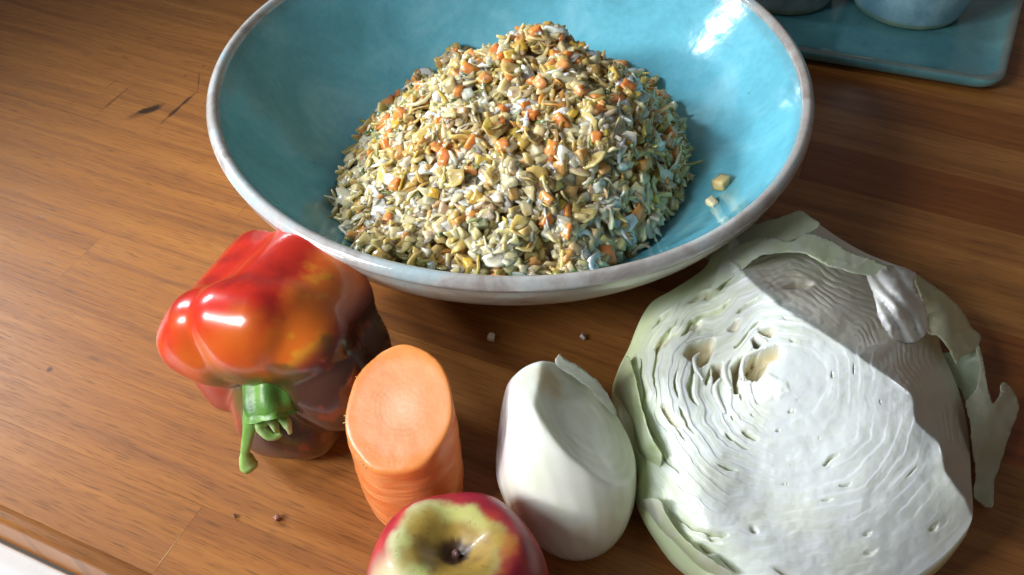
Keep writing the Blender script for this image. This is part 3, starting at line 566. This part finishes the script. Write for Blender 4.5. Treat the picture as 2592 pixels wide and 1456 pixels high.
# shallow flowing folds across the lower face
flow = np.sin(rho / 15 + 3.0 * fbm(xyz(X, Y) / 120, 2, 61)); disp += .00034 * flow * np.clip(.5 + 1.5 * fbm(xyz(X, Y) / 80, 2, 66), 0, 1) * (1 - .8 * lft) * inner * sm(20, -20, RS)
fib = np.sin(RS / 3.6 + 5 * fbm(xyz(X, Y) / 130, 3, 71)); disp += .00012 * fib * np.clip(.4 + 2 * fbm(xyz(X, Y) / 40, 2, 76), 0, 1) * sm(10, 40, RS)
holes = [((1732, 897), (1745, 872), (1768, 866), (1806, 858), (1803, 885), (1792, 912), (1775, 928), (1755, 915)), ((1918, 836), (1950, 830), (1965, 832), (1950, 850), (1935, 848)), ((1902, 860), (1912, 850), (1934, 862), (1922, 872), (1910, 882)),
         ((1892, 962), (1888, 930), (1905, 900), (1940, 888), (1972, 876), (1978, 898), (1945, 916), (1930, 945), (1915, 966)), ((1806, 925), (1830, 920), (1826, 955), (1808, 970)), ((1852, 932), (1872, 908), (1886, 902), (1874, 935), (1868, 962), (1872, 990), (1862, 995), (1858, 958)),
         ((1672, 1028), (1682, 1022), (1706, 1048), (1728, 1070), (1722, 1082), (1700, 1070)), ((1655, 880), (1680, 850), (1708, 838), (1726, 832), (1700, 856), (1668, 886)), ((1740, 765), (1790, 735), (1815, 730), (1795, 752), (1762, 762)), ((1742, 835), (1762, 814), (1776, 812), (1764, 832)), ((1842, 836), (1862, 815), (1878, 812), (1866, 838)), ((1986, 725), (2020, 712), (2060, 715), (2030, 728)),
         ((1795, 1353), (1802, 1358), (1822, 1372), (1800, 1370)), ((1770, 1376), (1790, 1384), (1808, 1398), (1790, 1400)), ((2190, 1398), (2218, 1393), (2204, 1402)), ((2352, 1344), (2374, 1326), (2370, 1342)), ((1905, 1332), (1918, 1346), (1902, 1344)), ((2185, 1350), (2208, 1342), (2196, 1352)), ((1812, 1402), (1850, 1428), (1880, 1448), (1860, 1446)), ((1955, 1436), (1990, 1446), (2025, 1458), (1985, 1454))]
hole = np.zeros_like(X); deep = np.zeros_like(X)
Xj = X + 4 * fbm(xyz(X, Y) / 30, 2, 81); Yj = Y + 4 * fbm(xyz(X, Y) / 30, 2, 91)
for k, hp in enumerate(holes):
    w_ = inpoly(Xj, Yj, hp).astype(float); hole = np.maximum(hole, w_); deep = np.maximum(deep, w_ * (.010 if k < 6 else .004))
for _ in range(5):
    deep = (deep + np.roll(deep, 1, 1) + np.roll(deep, -1, 1) + np.vstack([deep[:1], deep[:-1]]) + np.vstack([deep[1:], deep[-1:]])) / 5
disp -= deep
# the solid core sits a little proud
cr = np.hypot((X - 1930) / 62, (Y - 985) / 36); cr = cr + .35 * fbm(xyz(X, Y) / 28, 3, 19); disp += .0013 * sm(1.15, .6, cr) * (1 + .5 * fbm(xyz(X, Y) / 25, 2))
pk0 = np.exp(-(((edge_d / 15.0 + 1.1 * fbm(xyz(X, Y) / 70, 3, 37)) % 1.0 - .5) / .16) ** 2) * sm(8, 40, RS) * sm(6, 24, edge_d) * sm(-.3, .3, fbm(xyz(X, Y) / 50, 2, 47)); disp -= .0006 * pk0
fr2_ = (rho / 17.0 + .4 * fbm(xyz(X, Y) / 40, 2, 23)) % 1.0; disp -= .00022 * np.exp(-((fr2_ - .5) / .16) ** 2) * inner * sm(30, 0, RS) * (.25 + .75 * lft) * sm(-.5, .3, fbm(xyz(X, Y) / 60, 2, 29))
ZZ = base + disp * sm(0, 10, edge_d)
W3 = P(X, Y, base); tz = ZZ - base
W3 = np.stack([W3[..., 0], W3[..., 1], ZZ], -1)
# skirt from the outline down to the worktop, rounding inwards
c_ground = W3[-1].mean(0)[:2]; sk = []
for k, (ins, dz) in enumerate(((-.0015, .16), (-.002, .36), (.001, .56), (.006, .75), (.013, .9), (.022, 1.0))):
    b = W3[-1].copy(); d = b[:, :2] - c_ground; d /= np.linalg.norm(d, axis=1, keepdims=True); b[:, :2] -= d * ins; b[:, 2] = W3[-1][:, 2] * (1 - dz) + .0004 * dz; sk.append(b)
allv = np.concatenate([W3.reshape(-1, 3), np.concatenate(sk)]); rows = nr + len(sk); f = gridf(na, rows); f = [(a, d, c, b) for a, b, c, d in f]; f.append(tuple(range((rows - 1) * na, rows * na)))
white, cream, green, tanc = (.64, .665, .66), (.63, .645, .565), (.60, .70, .38), (.74, .66, .44)
ed = sm(150, 10, edge_d + 40 * fbm(xyz(X, Y) / 70, 3, 33)) * sm(.3, -.5, np.cos(phi)); col = mix(white, cream, sm(0, .3, fbm(xyz(X, Y) / 120, 3, 44)) * .6)
col = mix(col, (.70, .77, .56), ed * .7); col = mix(col, green, sm(46, 8, edge_d + 10 * fbm(xyz(X, Y) / 30, 2)) * sm(.2, -.6, np.cos(phi + .1)) * .75)
fr2 = (rho / 17.0 + .4 * fbm(xyz(X, Y) / 40, 2, 23)) % 1.0
lines = np.maximum(np.exp(-((fr - .5) / .09) ** 2), .7 * np.exp(-((fr2 - .5) / .13) ** 2)) * inner * (.16 + .34 * pat * (1 - lft) + .84 * lft) * sm(-.7, .2, gm2 + .3 + .6 * fbm(xyz(X, Y) / 60, 2, 29)) * sm(30, 0, RS)
col = mix(col, (.47, .54, .38), lines * .62)
pk = np.exp(-(((edge_d / 15.0 + 1.1 * fbm(xyz(X, Y) / 70, 3, 37)) % 1.0 - .5) / .13) ** 2) * sm(8, 40, RS) * sm(6, 24, edge_d) * sm(-.3, .3, fbm(xyz(X, Y) / 50, 2, 47))
col = mix(col, (.52, .52, .40), pk * .38); col = mix(col, (.70, .73, .70), sm(.1, .5, fbm(xyz(X / 70 + wx / 60, Y / 26 + wy / 60), 3, 55)) * .22 * inner * sm(20, 0, RS))
col = mix(col, (.62, .66, .40), gap * .7); col = mix(col, tanc, np.clip(deep / .008, 0, 1)); col = mix(col, (.76, .70, .58), sm(4, 30, RS) * .75)  # last mix: brownish shade of the facet past the crest, put into colour
col = mix(col, (.80, .84, .80), sm(1.1, .8, cr) * .8)
skc = np.repeat(mix(green, (.66, .72, .46), sm(-.3, .3, fbm(xyz(np.cos(th) * 4, np.sin(th) * 4), 3)))[None], len(sk), 0).reshape(-1, 3)
CG = (float(c_ground[0]), float(c_ground[1]), 0)
cabbage = thing('cabbage', 'cut half of a white cabbage with pale layered face and torn outer leaves', 'cabbage', CG)
part('heart', cabbage, allv, f, [CAB], np.vstack([col.reshape(-1, 3), skc]))
def leaf(name, poly, ctrl, colr, thick=.0006, step=6, rip=.0012, seed=0, jag=3.0, parent=cabbage, smoothn=5, colr2=None, label=None, root=None, fold=None):
    poly = round_poly(poly, smoothn); e = edge_points(poly, step); e = e + jag * np.stack([fbm(xyz(e[:, 0], e[:, 1]) / 14, 3, seed), fbm(xyz(e[:, 0], e[:, 1]) / 14, 3, seed + 50)], -1)
    x0, y0 = e.min(0); x1, y1 = e.max(0); gx, gy = np.meshgrid(np.arange(x0, x1, step), np.arange(y0, y1, step)); gx = gx.ravel() + RNG.uniform(-2, 2, gx.size); gy = gy.ravel() + RNG.uniform(-2, 2, gy.size)
    k = inpoly(gx, gy, e); pts = np.vstack([e, np.c_[gx[k], gy[k]]]); n = len(e)
    vv, _, ff, _, _, _ = delaunay_2d_cdt([Vector(p) for p in pts], [(i, (i + 1) % n) for i in range(n)], [list(range(n))], 1, 1e-4)
    pts = np.array([tuple(q) for q in vv]); c = np.array(ctrl, float); z = TPS(c[:, :2], c[:, 2], 1e-4)(pts[:, 0], pts[:, 1]) + rip * fbm(xyz(pts[:, 0], pts[:, 1]) / 60, 4, seed)
    if fold: u_ = pts[:, 0] * math.sin(fold[0]) - pts[:, 1] * math.cos(fold[0]); z = z + fold[2] * (np.abs(np.sin(u_ / fold[1] * math.pi + 1.5 * fbm(xyz(pts[:, 0], pts[:, 1]) / 60, 2, 7))) - .5)
    w = P(pts[:, 0], pts[:, 1], np.maximum(z, .0022)); nn = fbm(xyz(pts[:, 0], pts[:, 1]) / 45, 3, seed + 3); cc = mix(colr, colr2 or tuple(np.array(colr) * .88), sm(-.3, .3, nn))
    c0_ = np.asarray(poly).mean(0) if root is None else np.array(root, float); dd = pts - c0_; wv = np.hypot(dd[:, 0], dd[:, 1]); va = np.arctan2(dd[:, 1], dd[:, 0]) * 5 + 1.6 * fbm(xyz(pts[:, 0], pts[:, 1]) / 70, 3, seed + 9)
    vn = np.exp(-(np.sin(va) / .13) ** 2) * sm(8, 50, wv); cc = mix(cc, (.84, .86, .72), vn * .55); w = w + np.array([0, 0, .0004]) * vn[:, None]
    bot = w - np.array([0, 0, thick]); m = len(w); F = [tuple(q) if True else q for q in ff]
    a, b, c3 = (w[list(F[0])][i] for i in range(3)); flip = np.cross(b - a, c3 - a)[2] < 0
    F = [q[::-1] for q in F] if flip else F; G = [tuple(i + m for i in q[::-1]) for q in F]; cnt = {}
    for q in F:
        for i in range(len(q)): cnt[(q[i], q[(i + 1) % len(q)])] = 1
    side = [(b_, a_, a_ + m, b_ + m) for (a_, b_) in cnt if (b_, a_) not in cnt]
    o = part(name, parent, np.vstack([w, bot]), F + G + side, [LEAF], np.vstack([cc, cc])); return tag(o, label)
def ribbon(pts, wid, thick, dep):                     # free edge of an inner leaf standing in a gap
    p = spline([P(*q) for q in pts], 16); n = len(p); v = []
    for i in range(n):
        t = p[min(i + 1, n - 1)] - p[max(i - 1, 0)]; s_ = np.cross(t, (0, 0, 1)); s_ /= np.linalg.norm(s_); k = thick * (.45 + .55 * math.sin(math.pi * (i + .6) / (n + .2)))
        v += [p[i] - s_ * k, p[i] - s_ * k * .6 + (0, 0, k * .7), p[i] + s_ * k * .6 + (0, 0, k * .7), p[i] + s_ * k, p[i] + s_ * k * .8 - (0, 0, dep), p[i] - s_ * k * .8 - (0, 0, dep)]
    v = np.array(v); return v, gridf(6, n) + [(0, 1, 2, 3, 4, 5), tuple(range(6 * n - 1, 6 * n - 7, -1))]
CL = lambda x, y: float(TPS(zl[:, :2], zl[:, 2], 2e-5)(np.array([x]), np.array([y]))[0])
for q, k in (([(1770, 894), (1757, 908), (1763, 935), (1780, 962)], .0009), ([(1846, 911), (1834, 929), (1837, 957), (1852, 985)], .0013), ([(1940, 879), (1892, 899), (1879, 929), (1884, 966)], .0010), ([(1822, 960), (1811, 979), (1817, 1009), (1836, 1045)], .0012), ([(1903, 845), (1922, 853), (1942, 864)], .0008), ([(1735, 868), (1765, 855), (1810, 846)], .0008)):
    rv_, rf_ = ribbon([(x, y, CL(x, y) + .0004) for x, y in q], 0, k, .008); part('inner_leaf', cabbage, rv_, rf_, [LEAF], np.full((len(rv_), 3), (.82, .83, .78)))
LG, YG, DG = (.72, .79, .60), (.66, .64, .40), (.52, .62, .42)
leaf('outer_leaf', [(1745, 645), (1790, 612), (1850, 580), (1920, 565), (1990, 545), (2020, 534), (2050, 548), (2075, 572), (2000, 610), (1930, 640), (1870, 660), (1820, 690), (1800, 660), (1780, 650)], [(1745, 645, .040), (1850, 580, .053), (2020, 534, .060), (2075, 572, .060), (1930, 640, .063), (1820, 690, .056), (1900, 600, .058)], LG, seed=2, colr2=(.76, .80, .66))
leaf('outer_leaf', [(1830, 655), (1880, 615), (1950, 600), (2000, 612), (2045, 590), (2110, 612), (2160, 640), (2240, 670), (2240, 700), (2160, 690), (2090, 668), (2030, 640), (1975, 640), (1920, 650), (1870, 690), (1825, 720), (1800, 735)], [(1830, 655, .062), (1950, 600, .066), (2110, 612, .060), (2240, 680, .053), (2090, 668, .065), (1920, 650, .069), (1800, 735, .058)], (.76, .80, .68), seed=12, colr2=(.70, .77, .54))
leaf('outer_leaf', [(1556, 985), (1570, 935), (1588, 900), (1600, 930), (1612, 970), (1628, 1040), (1650, 1110), (1675, 1150), (1668, 1190), (1640, 1180), (1612, 1130), (1582, 1065)], [(1556, 985, .020), (1588, 900, .036), (1610, 980, .047), (1650, 1110, .049), (1675, 1160, .046), (1640, 1185, .028), (1590, 1080, .022)], (.64, .72, .40), seed=22, colr2=(.72, .78, .54))
leaf('outer_leaf', [(1618, 1272), (1640, 1262), (1672, 1268), (1685, 1300), (1720, 1350), (1765, 1392), (1820, 1430), (1880, 1470), (1860, 1500), (1800, 1480), (1735, 1430), (1685, 1375), (1645, 1320)], [(1618, 1272, .022), (1672, 1268, .046), (1765, 1392, .042), (1880, 1470, .038), (1800, 1480, .016), (1685, 1375, .016)], (.70, .76, .48), seed=32, colr2=(.78, .80, .66))
leaf('folded_leaf', [(2195, 690), (2230, 672), (2290, 680), (2318, 692), (2312, 720), (2335, 760), (2350, 810), (2340, 850), (2300, 868), (2255, 848), (2225, 800), (2215, 750)], [(2195, 690, .052), (2290, 680, .044), (2350, 810, .046), (2300, 868, .050), (2225, 800, .064), (2270, 770, .067), (2250, 710, .060)], (.80, .79, .77), thick=.0012, rip=.003, seed=42, fold=(.95, 38, .0034), colr2=(.80, .79, .76))
leaf('torn_leaf', [(2318, 700), (2380, 735), (2430, 780), (2460, 830), (2482, 850), (2470, 885), (2430, 905), (2420, 920), (2400, 880), (2375, 850), (2350, 840), (2335, 770)], [(2318, 700, .034), (2430, 780, .022), (2482, 850, .020), (2420, 920, .030), (2350, 840, .046), (2400, 800, .042)], YG, rip=.003, seed=52, colr2=(.72, .70, .48))
leaf('torn_leaf', [(2378, 900), (2420, 890), (2470, 872), (2485, 900), (2490, 950), (2478, 1000), (2450, 1020), (2430, 985), (2400, 950)], [(2378, 900, .020), (2470, 872, .022), (2490, 950, .020), (2450, 1020, .018), (2430, 950, .012)], DG, seed=62, colr2=(.60, .68, .50))
leaf('torn_leaf', [(2470, 880), (2486, 900), (2494, 950), (2505, 1000), (2514, 1022), (2530, 1000), (2534, 975), (2545, 968), (2570, 1000), (2578, 1040), (2560, 1090), (2540, 1150), (2530, 1180), (2516, 1225), (2512, 1285), (2465, 1255), (2470, 1200), (2462, 1130), (2455, 1060), (2445, 1015), (2470, 985), (2480, 930)], [(2470, 880, .026), (2500, 1010, .028), (2578, 1020, .012), (2540, 1150, .010), (2512, 1285, .005), (2465, 1255, .006), (2462, 1130, .026), (2445, 1015, .028), (2490, 1100, .024)], (.66, .66, .44), rip=.0025, seed=72, smoothn=3, colr2=(.70, .70, .52))

leaf('loose_skin', [(1405, 914), (1416, 896), (1428, 908), (1470, 930), (1520, 975), (1560, 1040), (1548, 1046), (1505, 995), (1455, 955), (1420, 935)], [(1405, 912, .062), (1416, 896, .063), (1470, 930, .058), (1520, 975, .053), (1560, 1040, .044), (1455, 955, .059)], (.74, .76, .62), rip=.0008, seed=82, parent=onion, thick=.0004)
# ------------------------------------------------------------------ square plate with two cups
PL0 = P(2540, 215, .012); pyaw = R(-17.5); pu = np.array([math.cos(pyaw), math.sin(pyaw), 0]); pv = np.array([.46, .888, 0]); PS = .26
pc = PL0 - pu * PS / 2 + pv * PS / 2; pc[2] = 0
def rr_loop(h, r, n=8):
    o = []
    for q, (sx, sy) in enumerate(((1, -1), (1, 1), (-1, 1), (-1, -1))):
        for a in np.linspace(0, math.pi / 2, n): t = a + math.pi / 2 * (q - 1); o.append((sx * (h - r) + r * math.cos(t), sy * (h - r) + r * math.sin(t)))
    return np.array(o)
GL_PL = glaze('teal_glaze', [(.3, (.08, .27, .32)), (.5, (.12, .36, .40)), (.7, (.17, .44, .46))], .2, 16)
plate = thing('square_plate', 'square teal glazed plate with brown edged rim behind the bowl at right', 'plate', tuple(pc))
rows_ = [(PS / 2 - .012, .0), (PS / 2 - .006, .0015), (PS / 2 - .0015, .006), (PS / 2, .0115), (PS / 2 - .0007, .0135), (PS / 2 - .003, .0142), (PS / 2 - .0055, .0132), (PS / 2 - .008, .0105), (PS / 2 - .014, .0078), (PS / 2 - .022, .0066), (PS / 2 - .030, .0064), (.04, .0062), (.001, .0062)]
pvv = []; pcol = []
for h, z in rows_:
    l = rr_loop(h, min(.016, h * .9)); pvv.append(pc + l[:, :1] * pu + l[:, 1:] * pv + np.array([0, 0, z]))
    pcol.append(np.repeat(np.array([(2.1, 2.0, 1.85) if h > PS / 2 - .0018 and z < .012 else (4.6, .72, .60) if z > .0128 else (1, 1, 1)]), len(l), 0))
nl = len(pvv[0]); pm = np.concatenate(pvv); pf = [(a, b, c, d) for a, b, c, d in gridf(nl, len(rows_))] + [tuple(range(nl - 1, -1, -1)), tuple(range((len(rows_) - 1) * nl, len(rows_) * nl))]
part('dish', plate, pm, pf, [GL_PL], np.concatenate(pcol) * .62)
GL_CUP = glaze('blue_grey_glaze', [(.3, (.10, .22, .30)), (.5, (.20, .36, .44)), (.7, (.30, .46, .52))], .16, 22)
GL_CUP2 = glaze('dark_grey_glaze', [(.3, (.07, .09, .09)), (.5, (.13, .16, .16)), (.7, (.20, .22, .21))], .2, 22)
def cup(px, py, rad_, m, label):
    q = P(px, py, .0066); c = q + np.array([0, rad_, 0]); t_ = thing('cup', label, 'cup', tuple(c), 'cups on the square plate')
    outp = smooth_prof([(rad_ - .010, .0), (rad_ - .003, .0004), (rad_, .004), (rad_ + .0025, .012), (rad_ + .007, .03), (rad_ + .0095, .055), (rad_ + .010, .075)], 42); cv, cf = lathe(outp, 96, c); zz = cv[:, 2] - c[2]
    part('cup_wall', t_, cv, cf, [m], mix((2.6, .85, .50), (1, 1, 1), sm(.004, .0085, zz + .001 * fbm(cv * 150))))
    ip = smooth_prof([(rad_ + .010, .075), (rad_ + .0085, .0765), (rad_ + .0065, .075), (rad_ + .004, .03), (rad_ - .006, .008), (.001, .006)], 36); cv, cf = lathe(ip, 96, c); part('cup_inside', t_, cv, cf, [m], np.ones((len(cv), 3)))
    bv_, bf_ = lathe([(rad_ - .010, 0), (.001, .0012)], 96, c); part('foot', t_, bv_, bf_, [m], np.full((len(bv_), 3), .8))
cup(2333, 82, .046, GL_CUP, 'blue grey glazed cup nearer the plate corner, with brown foot edge')
cup(2003, 45, .046, GL_CUP2, 'dark grey glazed cup on the plate, half hidden behind the bowl')

# ------------------------------------------------------------------ crumbs
def crumb(px, py, size, c, name, label, cat, z=None, grp=None):
    q = P(px, py, .001) if z is None else z; v, f = bit('chunk', RNG); v = v / np.ptp(v, 0).max() * size; v = v @ rotm(RNG, (0, 0, 1), .3).T; v[:, 2] -= v[:, 2].min(); q = np.array([q[0], q[1], q[2] - (.001 if z is None else 0)])
    me = mesh(name, v, f, [SAL], np.full((len(v), 3), c)); return tag(link(name, me, None, tuple(q + np.array([0, 0, .0002]))), label, cat, grp)
crumb(1244, 858, .0048, (.80, .68, .60), 'crumb', 'larger white cabbage crumb on dark wood between bowl and carrot', 'crumb', grp='crumbs before the bowl')
crumb(1474, 856, .0042, (.70, .60, .56), 'crumb', 'smaller white cabbage crumb on dark wood just above the onion', 'crumb', grp='crumbs before the bowl')
for (px, py, s, c, lab) in ((1800, 520, .0085, PAL['cabbage'][2], 'pale cabbage scrap stuck low on the right inner wall of the bowl'), (1822, 478, .010, PAL['cabbage'][4], 'thin yellowish cabbage scrap stuck higher on the right inner wall of the bowl')):
    w_ = on_bowl(px, py); crumb(px, py, s, c, 'cabbage_scrap', lab, 'food scrap', z=w_, grp='scraps on the bowl wall')

crumb(702, 1313, .0032, (.22, .09, .07), 'crumb', 'larger reddish food speck on the bare wood left of the carrot', 'crumb', grp='specks on the bare wood')
crumb(592, 1306, .0020, (.16, .07, .04), 'crumb', 'smaller dark brown food speck on the wood below the pepper stem', 'crumb', grp='specks on the bare wood')
